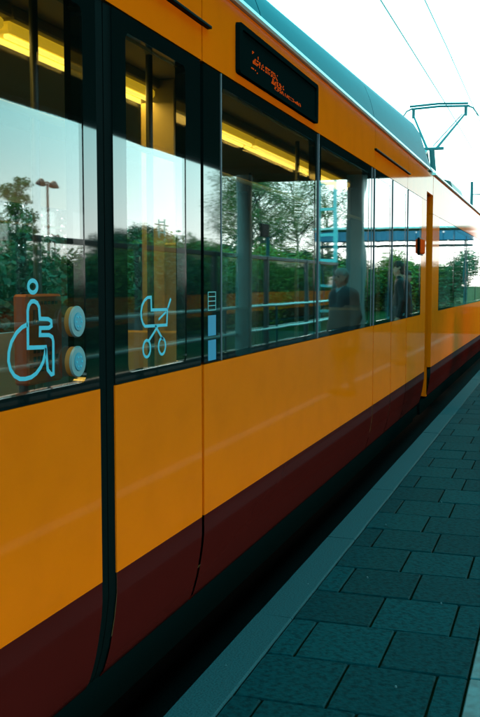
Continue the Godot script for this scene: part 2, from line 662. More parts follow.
func skirt(parent: Node, n: String, t0: float, t1: float) -> MeshInstance3D:
	var p := PackedVector2Array([Vector2(SIDE - 0.001, 0.3778), Vector2(SIDE - 0.001, 0.30), Vector2(SIDE - 0.005, 0.25), Vector2(SIDE - 0.012, 0.20), Vector2(SIDE - 0.021, 0.145), Vector2(SIDE - 0.032, 0.09), Vector2(SIDE - 0.044, 0.045), Vector2(SIDE - 0.058, 0.0), Vector2(SIDE - 0.075, -0.03), Vector2(SIDE - 0.11, -0.03)])
	return put(n, extrude(p, t0, t1, false, true), M.maroon, parent)

# glazing flush with the side: full sheet of glass in front of a black printed border
func glazing(parent: Node, n: String, t0: float, t1: float, c0: float, c1: float, y0 := 1.079, y1 := 2.431, cy0 := 1.112, cy1 := 2.37) -> Node3D:
	var o := holder(n, parent, Vector3(SIDE, y0, -(t0 + t1) / 2))
	put("border", ring_mesh(round_rect(t0 + 0.004, t1 - 0.004, y0 + 0.002, y1 - 0.002, 0.012), round_rect(c0, c1, cy0, cy1, 0.03), SIDE - 0.045, SIDE - 0.001), M.frit, o)
	put("pane", tbox(SIDE - 0.010, SIDE - 0.004, cy0 - 0.015, cy1 + 0.015, c0 - 0.015, c1 + 0.015), M.glass, o)
	return o

func door_leaf(tram: Node, label: String, t0: float, t1: float, c0: float, c1: float) -> Node3D:
	var o := holder("door_leaf", tram, Vector3(SIDE, 0, -(t0 + t1) / 2))
	o.set_meta("label", label)
	put("lower_panel", tbox(SIDE - 0.05, SIDE, 0.378, 1.076, t0, t1), M.orange, o)
	put("border", ring_mesh(round_rect(t0 + 0.004, t1 - 0.004, 1.078, 2.430, 0.012), round_rect(c0, c1, 1.112, 2.368, 0.03), SIDE - 0.045, SIDE - 0.001), M.frit, o)
	put("pane", tbox(SIDE - 0.010, SIDE - 0.004, 1.097, 2.383, c0 - 0.015, c1 + 0.015), M.glass, o)
	skirt(o, "skirt", t0, t1)
	return o

func build_tram() -> void:
	var tram := thing("tram", "orange articulated tram with maroon skirt and black window band along the platform", "tram", Vector3(-2.73, -0.26, -8))
	# ---- side of the first section
	for s in [[-5.0, 2.11], [4.052, 8.235], [10.165, 11.64]]:
		side_panel(tram, "side_panel", s[0], s[1], 0.378, 1.077, M.orange)
		skirt(tram, "skirt", s[0], s[1])
	for s in [[-5.0, 2.10], [4.045, 8.225], [10.125, 11.64]]:
		side_panel(tram, "upper_panel", s[0], s[1], 2.436, 2.80, M.orange)
	for s in [[2.112, 4.033], [8.237, 10.113]]:
		side_panel(tram, "door_header", s[0], s[1], 2.436, 2.586, M.orange)
		side_panel(tram, "upper_panel", s[0], s[1], 2.604, 2.80, M.orange)
		put("door_gutter", tbox(SIDE - 0.02, SIDE + 0.022, 2.588, 2.602, s[0] - 0.03, s[1] + 0.08, 0.003), M.black, tram)
	# dark substance behind all joints
	put("joint_filler", tbox(SIDE - 0.07, SIDE - 0.052, 2.43, 2.80, -5, 11.64), M.rubber, tram)
	for s in [[-5.0, 2.3], [3.9, 8.4], [10.0, 11.64]]:
		put("joint_filler", tbox(SIDE - 0.07, SIDE - 0.052, 0.12, 1.10, s[0], s[1]), M.rubber, tram)
	for t in [2.06, 3.072, 4.035, 8.246, 9.180, 10.152]:
		var hw := 0.055 if t == 3.072 else 0.02
		put("door_seal", tbox(SIDE - 0.10, SIDE - 0.051, 0.12, 2.43, t - hw - 0.05, t + hw + 0.05), M.rubber, tram)
	put("door_seal", extrude(PackedVector2Array([Vector2(SIDE - 0.006, 2.43), Vector2(SIDE - 0.006, 0.30), Vector2(SIDE - 0.018, 0.20), Vector2(SIDE - 0.038, 0.09), Vector2(SIDE - 0.064, 0.0), Vector2(SIDE - 0.08, -0.03), Vector2(SIDE - 0.12, -0.03), Vector2(SIDE - 0.12, 2.43)]), 3.004, 3.068), M.rubber, tram)
	put("door_seal", extrude(PackedVector2Array([Vector2(SIDE - 0.006, 2.43), Vector2(SIDE - 0.006, 0.30), Vector2(SIDE - 0.018, 0.20), Vector2(SIDE - 0.038, 0.09), Vector2(SIDE - 0.064, 0.0), Vector2(SIDE - 0.08, -0.03), Vector2(SIDE - 0.12, -0.03), Vector2(SIDE - 0.12, 2.43)]), 3.076, 3.140), M.rubber, tram)
	# ---- door leaves
	var leaf_a := door_leaf(tram, "leaf with the wheelchair sign and two round push buttons", 2.122, 3.012, 2.26, 2.912)
	var leaf_b := door_leaf(tram, "leaf with the pram sign", 3.132, 4.022, 3.248, 3.842)
	door_leaf(tram, "nearer leaf of the second door", 8.258, 9.168, 8.36, 9.07)
	door_leaf(tram, "leaf of the second door beside the amber lamp", 9.192, 10.14, 9.29, 10.02)
	# wheelchair sign
	var st := start()
	var x0 := SIDE - 0.004
	var x1 := SIDE - 0.003
	stroke(st, ellipse(2.574, 1.439, 0.026, 0.0185), 0.0130, x0, x1, true)
	stroke(st, pts([2.540, 1.253, 2.542, 1.365, 2.549, 1.382, 2.563, 1.393, 2.580, 1.394, 2.598, 1.388, 2.609, 1.375, 2.613, 1.339, 2.664, 1.336, 2.682, 1.329, 2.684, 1.314, 2.668, 1.308, 2.614, 1.310, 2.612, 1.288, 2.668, 1.285, 2.688, 1.277, 2.694, 1.262, 2.692, 1.160, 2.678, 1.158, 2.656, 1.175, 2.646, 1.248]), 0.0130, x0, x1, true)
	stroke(st, pts([2.540, 1.324, 2.508, 1.317, 2.476, 1.301, 2.448, 1.276, 2.433, 1.247, 2.430, 1.220, 2.440, 1.194, 2.461, 1.174, 2.490, 1.162, 2.522, 1.159, 2.556, 1.161, 2.586, 1.170, 2.612, 1.186, 2.630, 1.204, 2.641, 1.226, 2.645, 1.245]), 0.0130, x0, x1)
	put("wheelchair_sign", st.commit(), M.vinyl, leaf_a)
	# round push buttons
	for y in [1.322, 1.189]:
		put("push_button", drum(Vector3(SIDE - 0.003, y, -2.815), 0.050, 0.018, 0.002), M.button_drum, leaf_a)
		put("button_rim", drum(Vector3(SIDE + 0.0152, y, -2.815), 0.0525, 0.007, 0.003), M.button_ring, leaf_a)
		put("button_face", drum(Vector3(SIDE + 0.0215, y, -2.815), 0.031, 0.0035, 0.002), M.button_face, leaf_a)
		for k in 6:
			var a := TAU * k / 6.0
			put("button_dot", drum(Vector3(SIDE + 0.0248, y + 0.018 * sin(a), -2.815 + 0.018 * cos(a)), 0.004, 0.002, 0.0008, 8), M.vinyl, leaf_a)
	# pram sign
	st = start()
	stroke(st, pts([3.469, 1.394, 3.435, 1.393, 3.405, 1.382, 3.384, 1.364, 3.373, 1.338, 3.376, 1.312, 3.390, 1.292, 3.408, 1.281, 3.627, 1.277, 3.635, 1.341, 3.472, 1.343]), 0.012, x0, x1, true)
	stroke(st, pts([3.635, 1.341, 3.671, 1.385]), 0.012, x0, x1)
	stroke(st, pts([3.541, 1.302, 3.620, 1.331]), 0.009, x0, x1)
	stroke(st, pts([3.506, 1.279, 3.588, 1.218]), 0.012, x0, x1)
	stroke(st, pts([3.535, 1.276, 3.438, 1.219]), 0.010, x0 , x1 + 0.0004)
	stroke(st, ellipse(3.424, 1.192, 0.036, 0.033), 0.011, x0, x1, true)
	stroke(st, ellipse(3.576, 1.192, 0.036, 0.033), 0.011, x0, x1, true)
	put("pram_sign", st.commit(), M.vinyl, leaf_b)
	# ---- fixed windows
	glazing(tram, "window", -0.4, 2.112, -0.2, 1.98)
	glazing(tram, "window", -5.0, -0.42, -4.9, -0.6)
	var w1 := glazing(tram, "window", 4.052, 6.195, 4.305, 6.125)
	glazing(tram, "window", 6.212, 8.225, 6.285, 7.99)
	glazing(tram, "window", 10.172, 11.22, 10.25, 11.15)
	side_panel(tram, "end_pillar", 11.225, 11.64, 1.076, 2.432, M.orange)
	for t in [4.290, 6.2035, 8.11, 8.231, 9.18, 10.156]:
		put("window_trim", tbox(SIDE - 0.04, SIDE + (0.007 if t != 8.11 and t != 4.29 else 0.003), 1.079, 2.431, t - 0.004, t + 0.004, 0.002), M.aluminium, tram)
	# notices on the black pillar
	for s in [[1.300, 1.205, M.vinyl_blue], [1.185, 1.090, M.vinyl_blue]]:
		put("notice", tbox(SIDE - 0.0009, SIDE + 0.0005, s[1], s[0], 4.108, 4.212), s[2], w1)
	st = start()
	x0 = SIDE - 0.001
	x1 = SIDE + 0.0005
	for k in 5:
		stroke(st, pts([4.108, 1.408 - 0.021 * k, 4.212, 1.408 - 0.021 * k]), 0.0035, x0, x1)
	stroke(st, pts([4.110, 1.409, 4.110, 1.322]), 0.0035, x0, x1 + 0.0003)
	stroke(st, pts([4.210, 1.409, 4.210, 1.322]), 0.0035, x0, x1 + 0.0003)
	put("notice_grid", st.commit(), M.vinyl_pale, w1)
	build_display(tram)
	# amber side lamp
	var lamp := holder("side_lamp", tram, Vector3(SIDE, 1.87, -11.2))
	put("lens", tbox(SIDE, SIDE + 0.035, 1.785, 1.955, 11.04, 11.30, 0.014), M.amber, lamp)
	put("base", tbox(SIDE - 0.004, SIDE + 0.008, 1.770, 1.970, 11.02, 11.32, 0.003), M.black, lamp)
	# ---- roof of the first section
	put("roof_edge", extrude(PackedVector2Array([Vector2(SIDE - 0.06, 2.803), Vector2(SIDE + 0.018, 2.803), Vector2(SIDE + 0.030, 2.812), Vector2(SIDE + 0.026, 2.832), Vector2(SIDE - 0.06, 2.85)]), -5, 11.7), M.pale_paint, tram)
	var roof := PackedVector2Array()
	for k in 13:
		var a := PI * k / 12.0
		roof.append(Vector2(-2.73 + 1.13 * cos(a) * 1.02, 2.82 + 0.26 * sin(a)))
	put("roof", extrude(roof, -5, 11.7, true, false), M.pale_paint, tram)
	# roof fairing, three panels that rise towards the pantograph
	for s in [[-5.0, 4.98, 3.02, 3.17], [5.0, 8.28, 3.17, 3.30], [8.30, 11.75, 3.30, 3.44]]:
		fairing(tram, s[0], s[1], s[2], s[3])
	fairing(tram, 11.76, 12.5, 3.44, 2.95)
	# ---- articulation
	put("bellows", bellows_mesh(11.64, 12.26), M.rubber, tram)
	put("articulation_cover", tbox(SIDE - 0.05, SIDE - 0.002, 2.54, 2.80, 11.645, 12.245, 0.01), M.orange, tram)
	put("articulation_roof", tbox(-3.80, SIDE - 0.05, 2.76, 2.90, 11.70, 12.25), M.pale_paint, tram)
	# ---- second section
	var c0 := 12.25
	var c1 := 48.0
	side_panel(tram, "side_panel", c0, c1, 0.378, 1.077, M.orange)
	skirt(tram, "skirt", c0, c1)
	side_panel(tram, "upper_panel", c0, c1, 2.32, 2.80, M.orange)
	side_panel(tram, "end_pillar", c0, 12.95, 1.076, 2.316, M.orange)
	put("end_wall", tbox(-1.80, SIDE - 0.052, 0.0, 2.80, c0, c0 + 0.06), M.orange, tram)
	put("end_wall", tbox(-3.9, -1.801, 0.0, 2.80, c0 + 0.002, c0 + 0.06), M.rubber, tram)
	var t := 12.96
	while t < c1 - 1.0:
		glazing(tram, "window", t, t + 1.98, t + 0.07, t + 1.91, 1.079, 2.314, 1.112, 2.255)
		t += 2.0
	put("end_wall", tbox(-3.9, SIDE, 0.0, 2.80, c1, c1 + 0.05), M.orange, tram)
	put("roof_edge", extrude(PackedVector2Array([Vector2(SIDE - 0.06, 2.803), Vector2(SIDE + 0.018, 2.803), Vector2(SIDE + 0.030, 2.812), Vector2(SIDE + 0.026, 2.832), Vector2(SIDE - 0.06, 2.85)]), c0, c1), M.pale_paint, tram)
	put("roof", extrude(roof, c0, c1), M.pale_paint, tram)
	put("roof_box", tbox(-3.6, -1.80, 2.95, 3.16, 13.2, 15.2, 0.04), M.pale_paint, tram)
	put("roof_vent", extrude(PackedVector2Array([Vector2(-1.82, 2.93), Vector2(-1.60, 2.86), Vector2(-1.66, 3.05), Vector2(-1.82, 3.10)]), 15.4, 17.2), M.dark_metal, tram)
	put("roof_box", tbox(-3.5, -1.95, 3.0, 3.26, 17.6, 20.2, 0.05), M.pale_paint, tram)
	for tt in [12.7, 13.0, 20.6, 22.9]:
		for xx in [-2.25, -3.2]:
			put("insulator", tube_mesh([Vector3(xx, 3.0, -tt), Vector3(xx, 3.08, -tt), Vector3(xx, 3.10, -tt), Vector3(xx, 3.22, -tt), Vector3(xx, 3.30, -tt)], [0.05, 0.05, 0.09, 0.09, 0.04], 12), M.galvanised, tram)
	put("roof_cable", tube_mesh([Vector3(-1.72, 2.97, -12.3), Vector3(-1.70, 3.16, -12.75), Vector3(-1.72, 3.02, -13.15)], [0.03], 8), M.dark_metal, tram)
	build_pantograph(tram)
	build_interior(tram)
	# ---- under the floor
	put("underframe", tbox(-3.80, SIDE - 0.13, -0.24, 0.02, -5, 11.64), M.matt_black, tram)
	put("underframe", tbox(-3.78, SIDE - 0.16, -0.24, -0.101, 11.641, c0 - 0.001), M.matt_black, tram)
	put("underframe", tbox(-3.80, SIDE - 0.13, -0.24, 0.02, c0, c1), M.matt_black, tram)
	for tw in [-1.0, 0.9, 6.3, 8.1, 14.0, 15.8, 24.0, 25.8, 44.0, 45.8]:
		for x in [-2.01, -3.45]:
			var wh := holder("wheel", tram, Vector3(x, 0.06, -tw))
			put("tyre", tube_mesh([Vector3(x - 0.055, 0.06, -tw), Vector3(x + 0.055, 0.06, -tw)], [0.32], 24), M.dark_metal, wh)
			put("hub", tube_mesh([Vector3(x + 0.055, 0.06, -tw), Vector3(x + 0.10, 0.06, -tw)], [0.12, 0.09], 16), M.black, wh)

func pts(a: Array) -> Array:
	var o := []
	for k in range(0, a.size(), 2):
		o.append(Vector2(a[k], a[k + 1]))
	return o

func fairing(tram: Node, t0: float, t1: float, h0: float, h1: float) -> void:
	var st := start()
	var prof := [[-1.545, 0.0], [-1.560, 0.18], [-1.590, 0.42], [-1.640, 0.68], [-1.72, 0.88], [-1.84, 1.0], [-3.62, 1.0], [-3.90, 0.0]]
	var ends := []
	for e in [[t0, h0], [t1, h1]]:
		var l := []
		for p in prof:
			l.append(Vector3(p[0], lerpf(2.842, e[1], p[1]), -e[0]))
		ends.append(l)
	for i in prof.size() - 1:
		for k in 4:                   # four strips along, so that the highlight can bend
			var a: Vector3 = ends[0][i].lerp(ends[1][i], k / 4.0)
			var b: Vector3 = ends[0][i + 1].lerp(ends[1][i + 1], k / 4.0)
			var c: Vector3 = ends[0][i + 1].lerp(ends[1][i + 1], (k + 1) / 4.0)
			var d: Vector3 = ends[0][i].lerp(ends[1][i], (k + 1) / 4.0)
			var out := Vector3(1, 0.2, 0) if i < 4 else (Vector3(0.3, 1, 0) if i < 6 else Vector3(-1, 0.2, 0))
			st.set_smooth_group(1 if i < 5 else -1)
			for v in ([a, b, c, a, c, d] if (b - a).cross(c - a).dot(out) < 0.0 else [a, c, b, a, d, c]):
				st.add_vertex(v)
	for e in 2:
		st.set_smooth_group(-1)
		var l: Array = ends[e]
		var o := Vector3(0, 0, 1) if e == 0 else Vector3(0, 0, -1)
		for i in range(1, l.size() - 1):
			var a: Vector3 = l[0]
			var b: Vector3 = l[i]
			var c: Vector3 = l[i + 1]
			for v in ([a, b, c] if (b - a).cross(c - a).dot(o) < 0.0 else [a, c, b]):
				st.add_vertex(v)
	st.generate_normals()
	put("roof_fairing", st.commit(), M.fairing, tram)

func bellows_mesh(t0: float, t1: float) -> Mesh:
	var st := start()
	var n := 6
	for k in n:
		var a := lerpf(t0, t1, float(k) / n)
		var b := lerpf(t0, t1, (k + 1.0) / n)
		var m := (a + b) / 2
		for e in [[a, m, -1.80, -1.66], [m, b, -1.66, -1.80]]:
			quad(st, Vector3(e[2], -0.1, -e[0]), Vector3(e[2], 2.78, -e[0]), Vector3(e[3], 2.78, -e[1]), Vector3(e[3], -0.1, -e[1]), Vector3(1, 0, 0))
	quad(st, Vector3(-3.85, 2.78, -t0), Vector3(-1.80, 2.78, -t0), Vector3(-1.80, 2.78, -t1), Vector3(-3.85, 2.78, -t1), Vector3(0, 1, 0))
	quad(st, Vector3(-3.85, -0.1, -t0), Vector3(-3.85, 2.78, -t0), Vector3(-3.85, 2.78, -t1), Vector3(-3.85, -0.1, -t1), Vector3(-1, 0, 0))
	return st.commit()

# destination display: dark box with lit dots
func build_display(tram: Node) -> void:
	var d := holder("destination_display", tram, Vector3(SIDE, 2.6, -5.3))
	put("frame", ring_mesh(round_rect(4.50, 6.10, 2.478, 2.722, 0.02), round_rect(4.545, 6.055, 2.508, 2.694, 0.012), SIDE - 0.0, SIDE + 0.024), M.matt_black, d)
	put("face", tbox(SIDE - 0.0, SIDE + 0.012, 2.480, 2.720, 4.505, 6.095), M.matt_black, d)
	var r := RandomNumberGenerator.new()
	r.seed = 77
	var st := start()
	# rows of short clusters of dots: route, first line, middle line, last line
	var lines := [[4.735, 4.845, 2.618, 3, 0.016], [4.720, 4.835, 2.542, 3, 0.016], [4.745, 5.190, 2.588, 4, 0.0085], [5.080, 5.330, 2.553, 4, 0.0085], [5.130, 5.700, 2.519, 4, 0.0085]]
	for l in lines:
		var t: float = l[0]
		var col := 0
		while t < l[1]:
			if col % 4 != 3:
				for y in int(l[3]):
					if r.randf() < 0.48:
						var c := Vector3(SIDE + 0.0125, l[2] - 0.008 * y + 0.012, -t)
						cbox(st, c - Vector3(0.0005, 0.0027, 0.0036), c + Vector3(0.0015, 0.0027, 0.0036))
			col += 1
			t += l[4] if col % 23 != 0 else l[4] * 3.0
	put("lit_dots", st.commit(), M.led, d)

func build_pantograph(tram: Node) -> void:
	var p := holder("pantograph", tram, Vector3(-2.735, 3.3, -21.8))
	var head_t := 22.8
	var knee := Vector3(-2.735, 4.40, -21.5)
	put("base_frame", tbox(-3.2, -2.27, 3.05, 3.16, 20.9, 22.6, 0.02), M.dark_metal, p)
	put("lower_arm", tube_mesh([Vector3(-2.735, 3.15, -22.5), Vector3(-2.735, 3.8, -21.95), knee], [0.085, 0.07, 0.06], 10), M.galvanised, p)
	put("knee", tube_mesh([knee - Vector3(0.26, 0, 0), knee + Vector3(0.26, 0, 0)], [0.035], 10), M.galvanised, p)
	for sx in [-1.0, 1.0]:
		put("upper_arm", tube_mesh([knee + Vector3(0.10 * sx, 0, 0), Vector3(-2.735 + 0.60 * sx, 5.36, -head_t)], [0.030, 0.022], 8), M.galvanised, p)
		put("head_bracket", tube_mesh([Vector3(-2.735 + 0.60 * sx, 5.30, -head_t), Vector3(-2.735 + 0.60 * sx, 5.52, -head_t)], [0.035], 8), M.galvanised, p)
		put("horn", tube_mesh([Vector3(-2.735 + 0.62 * sx, 5.53, -head_t), Vector3(-2.735 + 0.76 * sx, 5.47, -head_t), Vector3(-2.735 + 0.90 * sx, 5.27, -head_t)], [0.02, 0.018, 0.012], 8), M.galvanised, p)
	put("thin_rod", tube_mesh([Vector3(-2.70, 4.45, -21.45), Vector3(-2.735 + 0.52, 5.34, -head_t)], [0.012], 6), M.galvanised, p)
	for e in [-0.17, 0.17]:
		put("contact_strip", tube_mesh([Vector3(-3.40, 5.545, -(head_t + e)), Vector3(-2.735, 5.575, -(head_t + e)), Vector3(-2.07, 5.545, -(head_t + e))], [0.026], 8), M.galvanised, p)

func build_interior(tram: Node) -> void:
	var t0 := -4.95
	var t1 := 11.60
	put("floor", tbox(FAR_SIDE, SIDE - 0.11, 0.021, 0.06, t0, t1), M.tram_floor, tram)
	put("ceiling", tbox(FAR_SIDE, SIDE - 0.075, 2.60, 2.66, t0, t1), M.ceiling, tram)
	put("end_wall", tbox(FAR_SIDE, SIDE - 0.075, 0.06, 2.60, t0 - 0.06, t0), M.lining, tram)
	# other side: lining, pillars, glass
	put("far_side", tbox(FAR_SIDE, FAR_SIDE + 0.06, 0.0, 1.08, -5, 11.64), M.lining, tram)
	put("far_side", tbox(FAR_SIDE, FAR_SIDE + 0.06, 2.05, 2.82, -5, 11.64), M.lining, tram)
	var t := -5.0
	while t < 11.6:
		put("far_pillar", tbox(FAR_SIDE + 0.001, FAR_SIDE + 0.07, 1.081, 2.049, t, t + 0.28), M.lining, tram)
		put("far_pane", tbox(FAR_SIDE + 0.01, FAR_SIDE + 0.016, 1.081, 2.049, t + 0.281, minf(t + 2.07, 11.6)), M.glass, tram)
		t += 2.08
	# portal of the articulation
	put("portal_jamb", tbox(-2.42, SIDE - 0.06, 0.06, 2.60, 11.42, 11.60, 0.02), M.lining_pale, tram)
	put("portal_jamb", tbox(FAR_SIDE + 0.07, -3.58, 0.06, 2.60, 11.42, 11.60, 0.02), M.lining_pale, tram)
	put("portal_head", tbox(-3.579, -2.421, 2.22, 2.60, 11.43, 11.60), M.lining, tram)
	# second section
	put("floor", tbox(FAR_SIDE, SIDE - 0.11, 0.021, 0.06, 12.32, 47.9), M.tram_floor, tram)
	put("ceiling", tbox(FAR_SIDE, SIDE - 0.075, 2.60, 2.66, 12.32, 47.9), M.ceiling, tram)
	put("far_side", tbox(FAR_SIDE, FAR_SIDE + 0.06, 0.0, 2.82, 12.25, 48), M.lining, tram)
	# light strips under the ceiling
	for x in [-2.27]:
		for k in range(-3, 5):
			var a := 1.81 + 1.72 * k
			var l := holder("ceiling_light", tram, Vector3(x, 2.55, -(a + 0.86)))
			put("housing", tbox(x - 0.10, x + 0.10, 2.545, 2.60, a + 0.01, a + 1.71, 0.008), M.ceiling, l)
			put("diffuser", tbox(x - 0.07, x + 0.07, 2.495, 2.5445, a + 0.02, a + 1.70, 0.012), M.tube_light, l)
			for e in [-0.035, 0.035]:
				put("tube", tube_mesh([Vector3(x + e, 2.486, -(a + 0.04)), Vector3(x + e, 2.486, -(a + 1.68))], [0.013], 8), M.bare_tube, l)
			if k >= 0:
				var al := AreaLight3D.new()
				al.name = "strip_light"
				al.area_size = Vector2(0.13, 1.6)
				al.light_color = Color(1.0, 0.80, 0.35)
				al.light_energy = 0.5
				al.shadow_enabled = true
				l.add_child(al)
				al.position = Vector3(0, -0.080, 0)
				al.rotation = Vector3(-PI / 2, 0, 0)
	# grab poles
	for p in [[-2.02, 3.43], [-2.0, 4.52], [-2.05, 7.6], [-3.3, 3.1], [-3.2, 6.2], [-3.1, 9.6]]:
		put("grab_pole", tube_mesh([Vector3(p[0], 0.06, -p[1]), Vector3(p[0], 2.60, -p[1])], [0.018], 10), M.dark_metal, tram)
	# draught screen beside the door
	put("draught_screen", tbox(-2.42, -1.66, 0.25, 1.20, 4.58, 4.61, 0.01), M.screen_panel, tram)
	put("draught_screen", tbox(-1.97, -1.66, 0.25, 1.66, 4.62, 4.66, 0.01), M.screen_tall, tram)
	put("partition", tbox(-2.29, -2.08, 0.06, 2.599, 5.05, 5.08, 0.006), M.screen_tall, tram)
	put("grab_rail", tube_mesh([Vector3(-2.0, 2.12, -0.5), Vector3(-2.0, 2.12, -11.4)], [0.016], 8), M.screen_panel, tram)
	# ticket machine on a pole behind the first leaf
	var tm := holder("ticket_machine", tram, Vector3(-1.78, 1.1, -3.02))
	put("case", tbox(-1.81, -1.75, 1.09, 1.41, 2.90, 3.145, 0.008), M.machine, tm)
	put("post", tube_mesh([Vector3(-1.83, 0.06, -3.02), Vector3(-1.83, 1.09, -3.02)], [0.03], 10), M.dark_metal, tm)
	var st := start()
	for l in [[1.385, 0.16, 0.012], [1.355, 0.05, 0.05], [1.22, 0.14, 0.018], [1.19, 0.17, 0.018], [1.155, 0.10, 0.006], [1.140, 0.13, 0.006]]:
		var a := 2.935
		while a < 2.935 + l[1]:
			cbox(st, Vector3(-1.7505, l[0] - l[2], -(a + 0.018)), Vector3(-1.749, l[0], -a))
			a += 0.026
	put("print", st.commit(), M.ink, tm)
	# seats
	for s in [[-2.05, 9.55], [-3.45, 9.55], [-3.45, 7.3], [-3.45, 6.0], [-3.45, 8.4], [-2.05, 10.6]]:
		var e := holder("seat", tram, Vector3(s[0], 0.06, -s[1]))
		var c := Vector3(s[0], 0, -s[1])
		put("podium", box(c + Vector3(-0.36, 0.06, -0.30), c + Vector3(0.36, 0.32, 0.38), 0.02), M.lining, e)
		put("cushion", box(c + Vector3(-0.34, 0.50, -0.16), c + Vector3(0.34, 0.60, 0.34), 0.03), M.seat, e)
		put("shell", box(c + Vector3(-0.30, 0.32, -0.12), c + Vector3(0.30, 0.50, 0.20), 0.02), M.dark_metal, e)
		var back := start()
		cbox(back, Vector3(-0.34, 0.0, -0.045), Vector3(0.34, 0.62, 0.045), 0.035)
		put_at("backrest", back.commit(), M.seat, e, c + Vector3(0, 0.58, -0.20), Vector3(-0.16, 0, 0))

# ==================================================================== overhead line
func build_overhead() -> void:
	var mast_at := Vector3(-5.35, -0.4, -62)
	var cw := thing("contact_wire", "thin contact wire running above the tram's pantograph", "wire", Vector3(-2.56, 5.58, -20))
	put("wire", tube_mesh([Vector3(-2.56, 5.60, 25), Vector3(-2.60, 5.60, -22.8), Vector3(-2.9, 5.60, -62)], [0.011], 6), M.dark_metal, cw)
	var mw := thing("messenger_wire", "thin upper wire carrying the contact wire on droppers", "wire", Vector3(-2.56, 6.9, -20))
	put("wire", tube_mesh([Vector3(-2.56, 6.95, 25), Vector3(-2.60, 6.90, -22.8), Vector3(-2.9, 7.0, -62)], [0.011], 6), M.dark_metal, mw)
	for t in [-12.0, 0.0, 12.0, 24.0, 36.0, 48.0]:
		put("dropper", tube_mesh([Vector3(-2.60, 5.61, -t), Vector3(-2.60, 6.92, -t)], [0.005], 5), M.dark_metal, mw)
	# wires of the neighbouring line, beyond the hedge, between its masts
	for y in [[5.45, "lower contact wire of the neighbouring line beyond the hedge"], [6.6, "upper wire of the neighbouring line beyond the hedge"]]:
		var nw := thing("neighbouring_wire", y[1], "wire", Vector3(4.8, y[0], -20), "wires of the neighbouring line")
		var p := []
		for k in 17:
			var f := (k % 8) / 8.0
			p.append(Vector3(4.8, y[0] + (0.5 * pow(2.0 * f - 1.0, 2.0) if y[0] > 6.0 else 0.0), 37.0 - 70.2 * k / 16.0))
		put("wire", tube_mesh(p, [0.014], 6), M.dark_metal, nw)
	var ma := thing("overhead_line_mast", "galvanised mast with a bracket arm holding the wires over the track", "mast", mast_at)
	put("mast", tube_mesh([mast_at, mast_at + Vector3(0, 8.2, 0)], [0.13, 0.09], 12), M.galvanised, ma)
	put("bracket", tube_mesh([Vector3(-5.35, 7.0, -62), Vector3(-2.8, 7.0, -62)], [0.035], 8), M.galvanised, ma)
	put("bracket", tube_mesh([Vector3(-5.35, 5.64, -62), Vector3(-2.8, 5.60, -62)], [0.03], 8), M.galvanised, ma)

# ==================================================================== surroundings (seen in the glass)
func leaves(r: RandomNumberGenerator, blobs: Array, count: int, size: float) -> Mesh:
	var st := start()
	var total := 0.0
	for b in blobs:
		total += b[1].x * b[1].y * b[1].z
	for b in blobs:
		var k := int(count * b[1].x * b[1].y * b[1].z / total)
		for i in k:
			var d := Vector3(r.randfn(), r.randfn(), r.randfn()).normalized()
			var p: Vector3 = b[0] + d * b[1] * pow(r.randf(), 0.42) * (0.85 + 0.3 * r.randf())
			var u := Vector3(r.randfn(), r.randfn() * 0.6, r.randfn()).normalized() * size * (0.6 + 0.8 * r.randf())
			var v := u.cross(Vector3(r.randfn(), r.randfn(), r.randfn())).normalized() * size * (0.35 + 0.4 * r.randf())
			var n := u.cross(v).normalized()
			var tone := 0.7 + 0.6 * r.randf()
			st.set_color(Color(tone, tone, tone * 0.9))
			for q in [p - u, p + v, p + u, p - u, p + u, p - v]:
				st.set_normal(n)
				st.add_vertex(q)
	return st.commit()

func make_tree(n: String, label: String, group: String, at: Vector3, h: float, spread: float, count: int, size: float, mat: Material, sd: int) -> Node3D:
	var r := RandomNumberGenerator.new()
	r.seed = sd
	var o := thing(n, label, "tree", at, group)
	var st := start()
	tube(st, [Vector3(0, -0.1, 0), Vector3(0.02 * h, h * 0.45, 0.01 * h), Vector3(0, h * 0.88, 0)], [h * 0.018, h * 0.012, h * 0.003], 9)
	var blobs := []
	for k in 15:
		var y := h * (0.28 + 0.58 * k / 14.0)
		var a := k * 2.4 + r.randf()
		var reach := spread * (1.0 - 0.55 * absf(k / 14.0 - 0.35)) * (0.6 + 0.5 * r.randf())
		var tip := Vector3(cos(a) * reach, y + h * 0.12, sin(a) * reach)
		var root := Vector3(0, y * 0.93, 0)
		tube(st, [root, root.lerp(tip, 0.5) + Vector3(0, h * 0.02, 0), tip], [h * 0.007, h * 0.0045, h * 0.0015], 6)
		blobs.append([tip * Vector3(0.86, 1, 0.86), Vector3(0.42, 0.34, 0.42) * spread * (0.7 + 0.5 * r.randf())])
		for j in 4:
			var b := root.lerp(tip, 0.35 + 0.16 * j)
			var e := b + Vector3(r.randfn(), absf(r.randfn()) + 0.4, r.randfn()).normalized() * spread * 0.38
			tube(st, [b, e], [h * 0.003, h * 0.001], 5)
	blobs.append([Vector3(0, h * 0.9, 0), Vector3(0.3, 0.35, 0.3) * spread])
	var tr := put("trunk", st.commit(), M.bark, o)
	tr.position = Vector3.ZERO
	var cr := put("crown", leaves(r, blobs, count, size), mat, o)
	cr.position = Vector3.ZERO
	return o

func copy(src: Node3D, n: String, at: Vector3, turn: float, size := 1.0) -> Node3D:
	var c: Node3D = src.duplicate()
	c.name = numbered(n)
	add_child(c)
	c.position = at
	c.rotation.y = turn
	c.scale = Vector3.ONE * size
	return c

